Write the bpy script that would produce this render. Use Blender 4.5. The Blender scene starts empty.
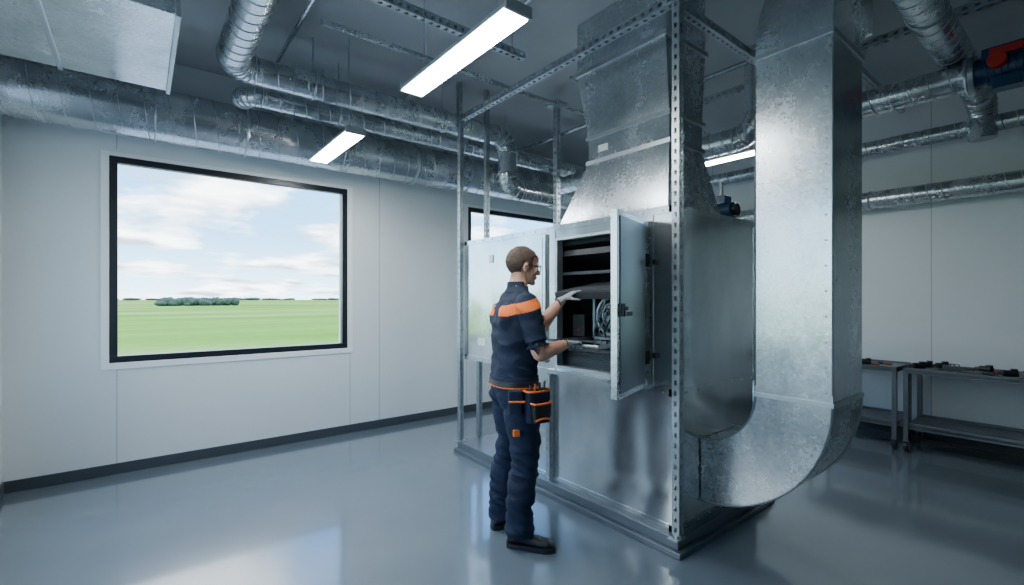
import bpy, math, random
from mathutils import Vector, Matrix, noise
random.seed(7)
V = Vector
scene = bpy.context.scene

# ------------------------------------------------------------------ materials
def newmat(name):
    m = bpy.data.materials.new(name); m.use_nodes = True
    nt = m.node_tree
    return m, nt, nt.nodes["Principled BSDF"]

def simple(name, col, rough=0.5, metal=0.0, bump=0.0, bscale=40, var=0.0, vscale=4, coat=0, emit=None, estr=0, spec=None):
    m, nt, b = newmat(name)
    N, L = nt.nodes, nt.links
    b.inputs["Base Color"].default_value = (*col, 1)
    b.inputs["Roughness"].default_value = rough
    b.inputs["Metallic"].default_value = metal
    if spec is not None: b.inputs["Specular IOR Level"].default_value = spec
    if coat: b.inputs["Coat Weight"].default_value = coat; b.inputs["Coat Roughness"].default_value = 0.15
    tc = N.new("ShaderNodeTexCoord")
    if var:
        n = N.new("ShaderNodeTexNoise"); n.inputs["Scale"].default_value = vscale; n.inputs["Detail"].default_value = 5
        L.new(tc.outputs["Object"], n.inputs["Vector"])
        r = N.new("ShaderNodeValToRGB")
        r.color_ramp.elements[0].position = 0.3; r.color_ramp.elements[1].position = 0.7
        r.color_ramp.elements[0].color = (*[c*(1-var) for c in col], 1)
        r.color_ramp.elements[1].color = (*[min(1, c*(1+var)) for c in col], 1)
        L.new(n.outputs["Fac"], r.inputs["Fac"]); L.new(r.outputs["Color"], b.inputs["Base Color"])
    if bump:
        n2 = N.new("ShaderNodeTexNoise"); n2.inputs["Scale"].default_value = bscale; n2.inputs["Detail"].default_value = 4
        L.new(tc.outputs["Object"], n2.inputs["Vector"])
        bp = N.new("ShaderNodeBump"); bp.inputs["Strength"].default_value = bump; bp.inputs["Distance"].default_value = 0.01
        L.new(n2.outputs["Fac"], bp.inputs["Height"]); L.new(bp.outputs["Normal"], b.inputs["Normal"])
    if emit:
        b.inputs["Emission Color"].default_value = (*emit, 1); b.inputs["Emission Strength"].default_value = estr
    return m

def galv(name, lo, hi, rough=(0.25, 0.45), metal=0.9, sp=28, wob=0.25, spw=0.18, ns=2.2):
    m, nt, b = newmat(name); N, L = nt.nodes, nt.links
    tc = N.new("ShaderNodeTexCoord")
    vo = N.new("ShaderNodeTexVoronoi"); vo.inputs["Scale"].default_value = sp
    L.new(tc.outputs["Object"], vo.inputs["Vector"])
    no = N.new("ShaderNodeTexNoise"); no.inputs["Scale"].default_value = ns; no.inputs["Detail"].default_value = 8; no.inputs["Roughness"].default_value = 0.6
    mp = N.new("ShaderNodeMapping"); mp.inputs["Scale"].default_value = (1.0, 1.0, 0.55)
    L.new(tc.outputs["Object"], mp.inputs["Vector"]); L.new(mp.outputs[0], no.inputs["Vector"])
    bw = N.new("ShaderNodeRGBToBW"); L.new(vo.outputs["Color"], bw.inputs[0])
    mx = N.new("ShaderNodeMath"); mx.operation = 'MULTIPLY_ADD'; mx.inputs[1].default_value = spw
    L.new(bw.outputs[0], mx.inputs[0])
    m2 = N.new("ShaderNodeMath"); m2.operation = 'MULTIPLY'; m2.inputs[1].default_value = 0.85
    L.new(no.outputs["Fac"], m2.inputs[0]); L.new(m2.outputs[0], mx.inputs[2])
    r = N.new("ShaderNodeValToRGB"); r.color_ramp.elements[0].position = 0.32; r.color_ramp.elements[1].position = 0.70
    r.color_ramp.elements[0].color = (*lo, 1); r.color_ramp.elements[1].color = (*hi, 1)
    L.new(mx.outputs[0], r.inputs["Fac"]); L.new(r.outputs["Color"], b.inputs["Base Color"])
    mr = N.new("ShaderNodeMapRange"); mr.inputs["To Min"].default_value = rough[0]; mr.inputs["To Max"].default_value = rough[1]
    mr.inputs["From Min"].default_value = 0.3; mr.inputs["From Max"].default_value = 0.75
    L.new(mx.outputs[0], mr.inputs["Value"]); L.new(mr.outputs["Result"], b.inputs["Roughness"])
    b.inputs["Metallic"].default_value = metal
    n3 = N.new("ShaderNodeTexNoise"); n3.inputs["Scale"].default_value = 2.2; n3.inputs["Detail"].default_value = 1
    L.new(tc.outputs["Object"], n3.inputs["Vector"])
    bp = N.new("ShaderNodeBump"); bp.inputs["Strength"].default_value = wob; bp.inputs["Distance"].default_value = 0.03
    L.new(n3.outputs["Fac"], bp.inputs["Height"]); L.new(bp.outputs["Normal"], b.inputs["Normal"])
    return m

M = {}
M['galv'] = galv("galvanised_sheet", (0.38,0.43,0.45), (0.74,0.79,0.80), rough=(0.20,0.33), sp=65, spw=0.15)
M['galv2'] = galv("galvanised_casing", (0.50,0.55,0.57), (0.78,0.83,0.84), rough=(0.13,0.25), sp=110, wob=0.3, spw=0.12)
M['spiral'] = galv("galvanised_spiral", (0.42,0.465,0.485), (0.72,0.765,0.78), rough=(0.23,0.33), sp=80, wob=0.08, spw=0.10, ns=3)
M['strut'] = galv("galvanised_strut", (0.33,0.38,0.40), (0.56,0.61,0.63), rough=(0.35,0.5), sp=60)
M['seam'] = simple("duct_seam", (0.45,0.49,0.51), 0.34, 0.88)
M['wall'] = simple("painted_wall_panel", (0.73,0.785,0.79), 0.5, var=0.02, vscale=1.5, bump=0.03, bscale=120)
M['wallback'] = simple("light_cutting_wall", (0.13,0.145,0.155), 0.6, var=0.05)  # darkened for the unseen front wall, to cut light on the right
M['joint'] = simple("panel_joint", (0.38,0.43,0.45), 0.6)
M['white'] = simple("white_trim", (0.88,0.90,0.91), 0.4)
M['ceil'] = simple("ceiling_paint", (0.42,0.45,0.46), 0.8, var=0.05, vscale=2, bump=0.1)
M['base'] = simple("baseboard_vinyl", (0.05,0.063,0.075), 0.45)
M['black'] = simple("black_frame", (0.010,0.014,0.018), 0.35)
M['dark'] = simple("dark_interior", (0.03,0.033,0.036), 0.5, 0.2)
M['liner'] = simple("unit_liner", (0.05,0.055,0.06), 0.4, 0.5, var=0.15)
M['rubber'] = simple("rubber", (0.012,0.013,0.015), 0.5, bump=0.2)
M['doormat'] = simple("door_coating", (0.24,0.28,0.30), 0.35, 0.55, var=0.06)
M['plinth'] = simple("plinth_steel", (0.15,0.18,0.20), 0.4, 0.4, var=0.1)
M['blue'] = simple("blue_enamel", (0.012,0.05,0.13), 0.35)
M['red'] = simple("red_plastic", (0.55,0.03,0.02), 0.4)
M['lamp'] = simple("lamp_diffuser", (0.9,0.9,0.9), 0.5, emit=(0.95,0.98,1.0), estr=80)
M['lamphouse'] = simple("lamp_housing", (0.5,0.53,0.55), 0.4, 0.3)
M['navy'] = simple("navy_workwear", (0.006,0.013,0.034), 0.85, bump=0.35, bscale=60, var=0.25, vscale=9)
M['navy2'] = simple("navy_trousers", (0.006,0.014,0.038), 0.85, bump=0.35, bscale=55, var=0.25, vscale=9)
M['orange'] = simple("orange_fabric", (0.85,0.17,0.02), 0.75, bump=0.2)
M['skin'] = simple("skin", (0.60,0.31,0.21), 0.5, var=0.08, vscale=30)
M['hair'] = simple("brown_hair", (0.075,0.04,0.022), 0.6, bump=0.8, bscale=200, var=0.5, vscale=90)
M['glove'] = simple("grey_glove", (0.30,0.33,0.34), 0.75, bump=0.3, bscale=150)
M['glovedark'] = simple("dark_glove_palm", (0.04,0.045,0.05), 0.7)
M['boot'] = simple("black_leather", (0.010,0.010,0.012), 0.4, bump=0.2)
M['eye'] = simple("eye_white", (0.7,0.7,0.7), 0.2)
M['wood'] = simple("wood_handle", (0.30,0.10,0.03), 0.5, var=0.2)
M['steel'] = simple("tool_steel", (0.16,0.17,0.18), 0.35, 0.9)
M['cart'] = simple("cart_steel", (0.15,0.175,0.19), 0.42, 0.6, var=0.12)
M['label'] = simple("label_sticker", (0.65,0.67,0.67), 0.5)
M['tree'] = simple("tree_foliage", (0.05,0.085,0.06), 0.9, var=0.4, vscale=0.3)
M['bounce_apron'] = simple("unseen_bounce_apron", (0.34,0.345,0.34), 0.9, var=0.12, vscale=0.4)  # neutral grey for an added ground sheet that blocks green grass bounce

def floor_mat():
    m, nt, b = newmat("epoxy_floor"); N, L = nt.nodes, nt.links
    tc = N.new("ShaderNodeTexCoord")
    n = N.new("ShaderNodeTexNoise"); n.inputs["Scale"].default_value = 1.2; n.inputs["Detail"].default_value = 6
    L.new(tc.outputs["Object"], n.inputs["Vector"])
    r = N.new("ShaderNodeValToRGB"); r.color_ramp.elements[0].position = 0.3; r.color_ramp.elements[1].position = 0.7
    r.color_ramp.elements[0].color = (0.125,0.160,0.188,1); r.color_ramp.elements[1].color = (0.150,0.188,0.215,1)
    L.new(n.outputs["Fac"], r.inputs["Fac"]); L.new(r.outputs["Color"], b.inputs["Base Color"])
    n2 = N.new("ShaderNodeTexNoise"); n2.inputs["Scale"].default_value = 90; n2.inputs["Detail"].default_value = 3
    L.new(tc.outputs["Object"], n2.inputs["Vector"])
    bp = N.new("ShaderNodeBump"); bp.inputs["Strength"].default_value = 0.14; bp.inputs["Distance"].default_value = 0.004
    L.new(n2.outputs["Fac"], bp.inputs["Height"]); L.new(bp.outputs["Normal"], b.inputs["Normal"])
    b.inputs["Roughness"].default_value = 0.20
    b.inputs["Coat Weight"].default_value = 1.0; b.inputs["Coat Roughness"].default_value = 0.09
    return m
M['floor'] = floor_mat()

def glass_mat():
    m = bpy.data.materials.new("window_glass"); m.use_nodes = True
    nt = m.node_tree; N, L = nt.nodes, nt.links
    N.remove(N["Principled BSDF"]); out = N["Material Output"]
    t = N.new("ShaderNodeBsdfTransparent"); g = N.new("ShaderNodeBsdfGlossy"); g.inputs["Roughness"].default_value = 0.02
    mix = N.new("ShaderNodeMixShader"); mix.inputs[0].default_value = 0.006
    L.new(t.outputs[0], mix.inputs[1]); L.new(g.outputs[0], mix.inputs[2]); L.new(mix.outputs[0], out.inputs[0])
    return m
M['glass'] = glass_mat()

def field_mat():
    m, nt, b = newmat("grass_field"); N, L = nt.nodes, nt.links
    tc = N.new("ShaderNodeTexCoord")
    mp = N.new("ShaderNodeMapping"); mp.inputs["Scale"].default_value = (0.004, 0.022, 1); mp.inputs["Rotation"].default_value = (0,0,0.25)
    L.new(tc.outputs["Object"], mp.inputs["Vector"])
    n = N.new("ShaderNodeTexNoise"); n.inputs["Scale"].default_value = 1.0; n.inputs["Detail"].default_value = 3
    L.new(mp.outputs[0], n.inputs["Vector"])
    r = N.new("ShaderNodeValToRGB")
    e = r.color_ramp.elements
    e[0].position = 0.36; e[0].color = (0.14,0.31,0.05,1)
    e[1].position = 0.62; e[1].color = (0.42,0.47,0.20,1)
    x = e.new(0.5); x.color = (0.22,0.41,0.08,1)
    L.new(n.outputs["Fac"], r.inputs["Fac"])
    n2 = N.new("ShaderNodeTexNoise"); n2.inputs["Scale"].default_value = 0.5; n2.inputs["Detail"].default_value = 8
    L.new(tc.outputs["Object"], n2.inputs["Vector"])
    mix = N.new("ShaderNodeMixRGB"); mix.blend_type = 'MULTIPLY'; mix.inputs[0].default_value = 0.3
    L.new(r.outputs[0], mix.inputs[1]); L.new(n2.outputs["Fac"], mix.inputs[2])
    L.new(mix.outputs[0], b.inputs["Base Color"]); b.inputs["Roughness"].default_value = 0.95
    b.inputs["Specular IOR Level"].default_value = 0.0
    return m
M['field'] = field_mat()

# ------------------------------------------------------------------ mesh builder
def frame(a, hint=None):
    a = V(a).normalized()
    if hint is None: hint = V((0,0,1)) if abs(a.z) < 0.9 else V((1,0,0))
    s = V(hint) - a*V(hint).dot(a)
    if s.length < 1e-6: s = a.orthogonal()
    s.normalize()
    return a, s, a.cross(s)

class MB:
    def __init__(s): s.v=[]; s.f=[]; s.m=[]; s.mats=[]
    def mi(s, k):
        if k not in s.mats: s.mats.append(k)
        return s.mats.index(k)
    def add(s, vs, fs, k):
        o=len(s.v); i=s.mi(k)
        s.v += [tuple(p) for p in vs]
        for f in fs: s.f.append([o+j for j in f]); s.m.append(i)
    def box(s, lo, hi, k):
        x0,y0,z0=lo; x1,y1,z1=hi
        vs=[(x0,y0,z0),(x1,y0,z0),(x1,y1,z0),(x0,y1,z0),(x0,y0,z1),(x1,y0,z1),(x1,y1,z1),(x0,y1,z1)]
        s.add(vs,[(0,3,2,1),(4,5,6,7),(0,1,5,4),(1,2,6,5),(2,3,7,6),(3,0,4,7)],k)
    def obox(s, c, ax, h, k):
        c=V(c); A=[V(a)*hh for a,hh in zip(ax,h)]
        vs=[c+A[0]*i+A[1]*j+A[2]*l for l in (-1,1) for (i,j) in ((-1,-1),(1,-1),(1,1),(-1,1))]
        s.add(vs,[(0,3,2,1),(4,5,6,7),(0,1,5,4),(1,2,6,5),(2,3,7,6),(3,0,4,7)],k)
    def loft(s, rings, k, cap=True, closed=False):
        n=len(rings[0]); vs=[p for r in rings for p in r]; fs=[]
        R=len(rings)
        for i in range(R if closed else R-1):
            i2=(i+1)%R
            for j in range(n):
                j2=(j+1)%n
                fs.append((i*n+j,i*n+j2,i2*n+j2,i2*n+j))
        if cap and not closed:
            fs.append(tuple(reversed(range(n)))); fs.append(tuple((R-1)*n+j for j in range(n)))
        s.add(vs,fs,k)
    def tube(s, path, r, k, seg=16, cap=True, flat=1.0, hint=None, closed=False):
        path=[V(p) for p in path]; n=len(path)
        rs = r if isinstance(r,(list,tuple)) else [r]*n
        rings=[]; up=hint
        for i,p in enumerate(path):
            if closed: t=path[(i+1)%n]-path[i-1]
            elif i==0: t=path[1]-path[0]
            elif i==n-1: t=path[-1]-path[-2]
            else: t=(path[i+1]-p).normalized()+(p-path[i-1]).normalized()
            a,u,w=frame(t,up); up=u
            rings.append([p+(u*math.cos(q)+w*math.sin(q)*flat)*rs[i] for q in [2*math.pi*j/seg for j in range(seg)]])
        s.loft(rings,k,cap,closed)
    def cyl(s,p0,p1,r,k,seg=20): s.tube([p0,p1],r,k,seg)
    def ell(s,c,r,k,seg=20,rg=12,rot=None):
        c=V(c); vs=[]; fs=[]
        for i in range(rg+1):
            th=math.pi*i/rg
            for j in range(seg):
                ph=2*math.pi*j/seg
                p=V((r[0]*math.sin(th)*math.cos(ph), r[1]*math.sin(th)*math.sin(ph), r[2]*math.cos(th)))
                if rot: p=rot@p
                vs.append(c+p)
        for i in range(rg):
            for j in range(seg):
                j2=(j+1)%seg
                fs.append((i*seg+j,(i+1)*seg+j,(i+1)*seg+j2,i*seg+j2))
        s.add(vs,fs,k)
    def ring(s,c,a,r,t,k,seg=28):
        a,u,w=frame(a)
        pts=[V(c)+(u*math.cos(q)+w*math.sin(q))*r for q in [2*math.pi*j/seg for j in range(seg)]]
        s.tube(pts,t,k,6,closed=True)
    def obj(s, name, parent=None, bevel=0, ang=35, smooth=True):
        me=bpy.data.meshes.new(name); me.from_pydata(s.v,[],s.f)
        for k in s.mats: me.materials.append(M[k])
        me.polygons.foreach_set("material_index", s.m)
        if smooth:
            me.polygons.foreach_set("use_smooth",[True]*len(me.polygons))
            me.set_sharp_from_angle(angle=math.radians(ang))
        me.update()
        o=bpy.data.objects.new(name,me); scene.collection.objects.link(o)
        if parent: o.parent=parent
        if bevel:
            b=o.modifiers.new("bevel",'BEVEL'); b.width=bevel; b.segments=2; b.limit_method='ANGLE'
        return o

def empty(name, loc=(0,0,0), rz=0):
    e=bpy.data.objects.new(name,None); e.location=loc; e.rotation_euler=(0,0,rz); e.empty_display_size=0.1
    scene.collection.objects.link(e); return e

# ------------------------------------------------------------------ room shell
X0,X1,Y0,Y1,H = -0.82,6.5,-3.0,5.2,3.6
HT=H-0.004; HS=H-0.03
T=0.28
b=MB(); b.box((X0-T,Y0-T,-0.15),(X1+T,Y1+T,0),'floor'); b.obj("floor",smooth=False)
b=MB(); b.box((X0-T,Y0-T,H),(X1+T,Y1+T,H+0.2),'ceil'); b.obj("ceiling",smooth=False)
W=[(-0.2,1.8),(3.38,5.4)]; WZ=(0.94,2.69)
b=MB()
b.box((X0-T,Y1,0),(X1+T,Y1+T,WZ[0]),'wall'); b.box((X0-T,Y1,WZ[1]),(X1+T,Y1+T,H),'wall')
b.box((X0-T,Y1,WZ[0]),(W[0][0],Y1+T,WZ[1]),'wall'); b.box((W[0][1],Y1,WZ[0]),(W[1][0],Y1+T,WZ[1]),'wall')
b.box((W[1][1],Y1,WZ[0]),(X1+T,Y1+T,WZ[1]),'wall')
b.obj("wall_back",smooth=False)
LW=(0.4,4.3); LZ=(0.94,2.75)  # opening added out of view to let sky light in from the left
b=MB()
b.box((X0-T,Y0,0),(X0,Y1,LZ[0]),'wall'); b.box((X0-T,Y0,LZ[1]),(X0,Y1,H),'wall')
b.box((X0-T,Y0,LZ[0]),(X0,LW[0],LZ[1]),'wall'); b.box((X0-T,LW[1],LZ[0]),(X0,Y1,LZ[1]),'wall')
b.obj("wall_left",smooth=False)
b=MB(); b.box((X1,Y0,0),(X1+T,Y1,H),'wall'); b.obj("wall_right",smooth=False)
b=MB(); b.box((X0-T,Y0-T,0),(X1+T,Y0,H),'wallback'); b.obj("wall_front",smooth=False)  # wall behind the camera, kept dark so it returns little light
b=MB(); b.box((X0,Y1-0.015,0),(X1,Y1,0.09),'base'); b.obj("baseboard_back",bevel=0.003)
b=MB(); b.box((X0,Y0,0),(X0+0.015,Y1-0.015,0.09),'base'); b.obj("baseboard_left",bevel=0.003)
b=MB(); b.box((X1-0.015,Y0,0),(X1,Y1-0.015,0.09),'base'); b.obj("baseboard_right",bevel=0.003)
ti=1
for x,z0,z1 in ((-0.15,0.09,WZ[0]-0.06),(-0.15,WZ[1]+0.06,H),(1.83,0.09,WZ[0]-0.06),(2.17,0.09,H),(3.36,0.09,WZ[0]),(5.45,0.09,H)):
    b=MB(); b.box((x-0.003,Y1-0.0015,z0),(x+0.003,Y1+0.001,z1),'joint'); b.obj("trim_%d"%ti,smooth=False); ti+=1
for y in (-1.3,-0.1,1.13,2.33,3.53,4.73):
    b=MB(); b.box((X1-0.0015,y-0.003,0.09),(X1+0.001,y+0.003,H),'joint'); b.obj("trim_%d"%ti,smooth=False); ti+=1

def window_y(name,x0,x1,z0,z1,y):
    e=empty(name,(0,0,0))
    b=MB(); f=0.055
    for lo,hi in (((x0,z0),(x1,z0+f)),((x0,z1-f),(x1,z1)),((x0,z0+f),(x0+f,z1-f)),((x1-f,z0+f),(x1,z1-f))):
        b.box((lo[0],y-0.005,lo[1]),(hi[0],y+0.07,hi[1]),'black')
    b.obj("frame",e,bevel=0.004)
    b=MB(); b.box((x0+f,y+0.03,z0+f),(x1-f,y+0.034,z1-f),'glass'); b.obj("glass_pane",e,smooth=False)
    b=MB(); c=0.055
    b.box((x0-c,y-0.012,z0-c),(x1+c,y,z0),'white'); b.box((x0-c,y-0.012,z1),(x1+c,y,z1+c*0.6),'white')
    b.box((x0-c,y-0.012,z0),(x0,y,z1),'white'); b.box((x1,y-0.012,z0),(x1+c,y,z1),'white')
    b.obj("casing",e,bevel=0.002)
window_y("window_1",W[0][0],W[0][1],WZ[0],WZ[1],Y1)
window_y("window_2",W[1][0],W[1][1],WZ[0],WZ[1],Y1)
e=empty("unseen_light_window"); b=MB(); f=0.055; lm=(LW[0]+LW[1])/2  # frame of the added left opening, unseen, there for side light
for lo,hi in (((LW[0],LZ[0]),(LW[1],LZ[0]+f)),((LW[0],LZ[1]-f),(LW[1],LZ[1])),((LW[0],LZ[0]+f),(LW[0]+f,LZ[1]-f)),((LW[1]-f,LZ[0]+f),(LW[1],LZ[1]-f)),((lm-0.03,LZ[0]+f),(lm+0.03,LZ[1]-f))):
    b.box((X0-0.07,lo[0],lo[1]),(X0+0.003,hi[0],hi[1]),'black')
b.obj("frame",e,bevel=0.004)

# ------------------------------------------------------------------ outside
b=MB(); b.add([(-3000,34,-4.25),(3000,34,-4.25),(3000,4000,-4.25),(-3000,4000,-4.25)],[(0,1,2,3)],'field')
b.add([(-3000,-3000,-4.25),(-40,-3000,-4.25),(-40,34,-4.25),(-3000,34,-4.25)],[(0,1,2,3)],'field')
b.obj("grass_field",smooth=False)
b=MB(); b.add([(-40,5.7,-4.2),(60,5.7,-4.2),(60,34,-4.2),(-40,34,-4.2)],[(0,1,2,3)],'bounce_apron')
b.add([(-40,-40,-4.2),(-1.3,-40,-4.2),(-1.3,5.7,-4.2),(-40,5.7,-4.2)],[(0,1,2,3)],'bounce_apron')
b.obj("unseen_bounce_apron",smooth=False)  # added below the sight lines, keeps green bounce off the ducts
b=MB()
for i in range(80):
    t=random.random(); x=12+t*56; y=480+random.uniform(-8,8)
    h=random.uniform(2.5,6.5); b.ell((x,y,-4.24+h*0.6),(random.uniform(2,4),3,h*0.6),'tree',8,6)
for i in range(110):
    x=random.uniform(-900,2600); y=2400+random.uniform(-80,80)
    h=random.uniform(4,9); b.ell((x,y,-4.24+h*0.7),(random.uniform(15,45),10,h*0.7),'tree',8,5)
b.obj("tree_line")

# world sky with clouds
w=bpy.data.worlds.new("sky_world"); scene.world=w; w.use_nodes=True
nt=w.node_tree; N,L=nt.nodes,nt.links; bg=N["Background"]
tc=N.new("ShaderNodeTexCoord"); sx=N.new("ShaderNodeSeparateXYZ"); L.new(tc.outputs["Generated"],sx.inputs[0])
az=N.new("ShaderNodeMath"); az.operation='MAXIMUM'; az.inputs[1].default_value=0.0; L.new(sx.outputs[2],az.inputs[0])
ad=N.new("ShaderNodeMath"); ad.operation='ADD'; ad.inputs[1].default_value=0.16; L.new(az.outputs[0],ad.inputs[0])
dx=N.new("ShaderNodeMath"); dx.operation='DIVIDE'; L.new(sx.outputs[0],dx.inputs[0]); L.new(ad.outputs[0],dx.inputs[1])
dy=N.new("ShaderNodeMath"); dy.operation='DIVIDE'; L.new(sx.outputs[1],dy.inputs[0]); L.new(ad.outputs[0],dy.inputs[1])
cb=N.new("ShaderNodeCombineXYZ"); L.new(dx.outputs[0],cb.inputs[0]); L.new(dy.outputs[0],cb.inputs[1])
cn=N.new("ShaderNodeTexNoise"); cn.inputs["Scale"].default_value=1.0; cn.inputs["Detail"].default_value=9; cn.inputs["Roughness"].default_value=0.55
L.new(cb.outputs[0],cn.inputs["Vector"])
cr=N.new("ShaderNodeValToRGB"); cr.color_ramp.elements[0].position=0.46; cr.color_ramp.elements[1].position=0.56
L.new(cn.outputs["Fac"],cr.inputs["Fac"])
gr=N.new("ShaderNodeValToRGB"); ge=gr.color_ramp.elements
ge[0].position=0.0; ge[0].color=(0.50,0.76,0.88,1); ge[1].position=0.5; ge[1].color=(0.04,0.18,0.50,1)
g1=ge.new(0.12); g1.color=(0.14,0.36,0.60,1); g2=ge.new(0.04); g2.color=(0.32,0.58,0.76,1)
L.new(az.outputs[0],gr.inputs["Fac"])
cn2=N.new("ShaderNodeTexNoise"); cn2.inputs["Scale"].default_value=2.1; cn2.inputs["Detail"].default_value=6
L.new(cb.outputs[0],cn2.inputs["Vector"])
cc=N.new("ShaderNodeValToRGB"); cc.color_ramp.elements[0].position=0.40; cc.color_ramp.elements[1].position=0.58
cc.color_ramp.elements[0].color=(0.24,0.30,0.35,1); cc.color_ramp.elements[1].color=(0.96,1.02,1.04,1)
L.new(cn2.outputs["Fac"],cc.inputs["Fac"])
mx=N.new("ShaderNodeMixRGB"); L.new(cr.outputs[0],mx.inputs[0]); L.new(gr.outputs[0],mx.inputs[1]); L.new(cc.outputs[0],mx.inputs[2])
L.new(mx.outputs[0],bg.inputs[0]); bg.inputs[1].default_value=8.0

# ------------------------------------------------------------------ ducts
def spiral(b,p0,p1,r,pitch=0.12,k='spiral',seg=28):
    p0,p1=V(p0),V(p1); Ln=(p1-p0).length; a,u,w_=frame(p1-p0)
    b.tube([p0,p1],r,k,seg)
    turns=Ln/pitch; n=int(turns*20); pts=[]
    for i in range(n+1):
        q=2*math.pi*i/20; pts.append(p0+a*(pitch*i/20)+(u*math.cos(q)+w_*math.sin(q))*(r+0.001))
    b.tube(pts,0.0045,'seam',4)
def elbow(b,c,e1,e2,R,r,n=5,k='spiral'):
    c,e1,e2=V(c),V(e1),V(e2)
    pts=[c+(e1*math.cos(t)+e2*math.sin(t))*R for t in [math.pi/2*i/n for i in range(n+1)]]
    b.tube(pts,r,k,24)
    for i,p in enumerate(pts):
        t=math.pi/2*i/n; b.ring(p,-e1*math.sin(t)+e2*math.cos(t),r+0.002,0.005,'seam',24)
def rod(b,x,y,z0,z1=HT): b.cyl((x,y,z0),(x,y,z1),0.005,'strut',6)
def band(b,c,a,r):
    b.ring(c,a,r+0.004,0.007,'strut',28)

b=MB(); y,z,r=4.86,3.0,0.21
spiral(b,(X0+0.01,y,z),(6.0,y,z),r,0.16)
for x in (0.1,1.6,3.1,4.6):
    band(b,(x,y,z),(1,0,0),r); rod(b,x,y+r,z); rod(b,x,y-r,z)
for x in (0.75,2.4): b.ring((x,y,z),(1,0,0),r+0.006,0.012,'seam')
b.obj("spiral_duct")
b=MB(); yy,zz,r=3.98,3.2,0.1
spiral(b,(0.52,1.2,zz),(0.52,yy-0.16,zz),r,0.11)
elbow(b,(0.68,yy-0.16,zz),(-1,0,0),(0,1,0),0.16,r,5)
spiral(b,(0.68,yy,zz),(2.92,yy,zz),r,0.11)
elbow(b,(2.92,yy,zz-0.17),(0,0,1),(1,0,0),0.17,r,5)
b.cyl((3.09,yy,zz-0.17),(3.09,yy,2.82),r,'spiral',24)
elbow(b,(3.25,yy,2.82),(-1,0,0),(0,0,-1),0.16,r,5)
spiral(b,(3.25,yy,2.66),(3.75,yy,2.66),r,0.11)
b.ring((3.75,yy,2.66),(1,0,0),r+0.01,0.015,'seam')
for x in (1.1,2.3): band(b,(x,yy,zz),(1,0,0),r); rod(b,x,yy,zz+r)
for y in (1.6,2.8): band(b,(0.52,y,zz),(0,1,0),r); rod(b,0.52,y,zz+r)
b.obj("spiral_duct")
b=MB(); spiral(b,(0.78,4.28,3.12),(5.2,4.28,3.12),0.075,0.1)
elbow(b,(0.78,4.4,3.12),(0,-1,0),(-1,0,0),0.12,0.075)
for x in (1.4,3.3): band(b,(x,4.28,3.12),(1,0,0),0.075); rod(b,x,4.28,3.195)
b.obj("spiral_duct")
b=MB(); spiral(b,(4.74,0.62,3.1),(4.74,4.5,3.1),0.105,0.12)
for y in (1.3,3.0): band(b,(4.74,y,3.1),(0,1,0),0.105); rod(b,4.74,y,3.2)
b.ring((4.74,0.62,3.1),(0,1,0),0.115,0.014,'seam'); b.obj("spiral_duct")
b=MB(); spiral(b,(6.1,-1.5,3.08),(6.1,4.5,3.08),0.075,0.1)
for y in (0.4,2.0,3.6): band(b,(6.1,y,3.08),(0,1,0),0.075); rod(b,6.1,y,3.15)
b.obj("spiral_duct")
b=MB(); spiral(b,(6.3,-1.5,2.56),(6.3,4.5,2.56),0.095,0.11)
for y in (-0.2,1.6,3.4): band(b,(6.3,y,2.56),(0,1,0),0.095); b.box((6.39,y-0.02,2.5),(6.499,y+0.02,2.62),'strut')
b.obj("spiral_duct")
b=MB(); spiral(b,(3.15,0.70,3.3),(5.9,0.70,3.3),0.1,0.12)
elbow(b,(5.9,0.70,3.13),(0,0,1),(1,0,0),0.17,0.1); b.cyl((6.07,0.70,3.13),(6.07,0.70,2.95),0.1,'spiral',24)
for x in (3.9,5.2): band(b,(x,0.70,3.3),(1,0,0),0.1); rod(b,x,0.70,3.4)
b.obj("spiral_duct")
b=MB(); spiral(b,(4.1,2.0,2.88),(4.1,4.5,2.88),0.1,0.12)
elbow(b,(4.1,2.0,3.05),(0,0,-1),(0,-1,0),0.17,0.1)
b.cyl((4.1,1.83,3.05),(4.1,1.83,HT),0.1,'spiral',24); b.obj("spiral_duct")
b=MB()
for (p,q,r) in (((2.05,-1,3.48),(2.05,5.1,3.48),0.018),((0.9,0.2,3.46),(0.9,4.6,3.46),0.016),((1.0,3.4,3.42),(6.3,3.4,3.42),0.022),((3.9,1.2,3.42),(3.9,4.7,3.42),0.02),((5.4,-1.2,3.35),(5.4,4.6,3.35),0.03),((3.0,2.95,3.45),(6.4,2.95,3.45),0.015)):
    b.cyl(p,q,r,'galv',10)
for (x,y) in ((2.05,1.0),(2.05,3.0),(0.9,2.4),(5.4,1.4),(3.9,2.5)): rod(b,x,y,3.42)
b.obj("service_pipes")

b=MB()
b.box((X0+0.01,2.88,2.9),(0.155,3.98,3.4),'galv')
for x in (-0.38,): b.box((x-0.012,2.865,2.888),(x+0.012,3.995,3.41),'seam')
b.box((0.14,2.862,2.885),(0.165,3.998,3.415),'strut')
b.obj("rectangular_duct",bevel=0.004)

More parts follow.
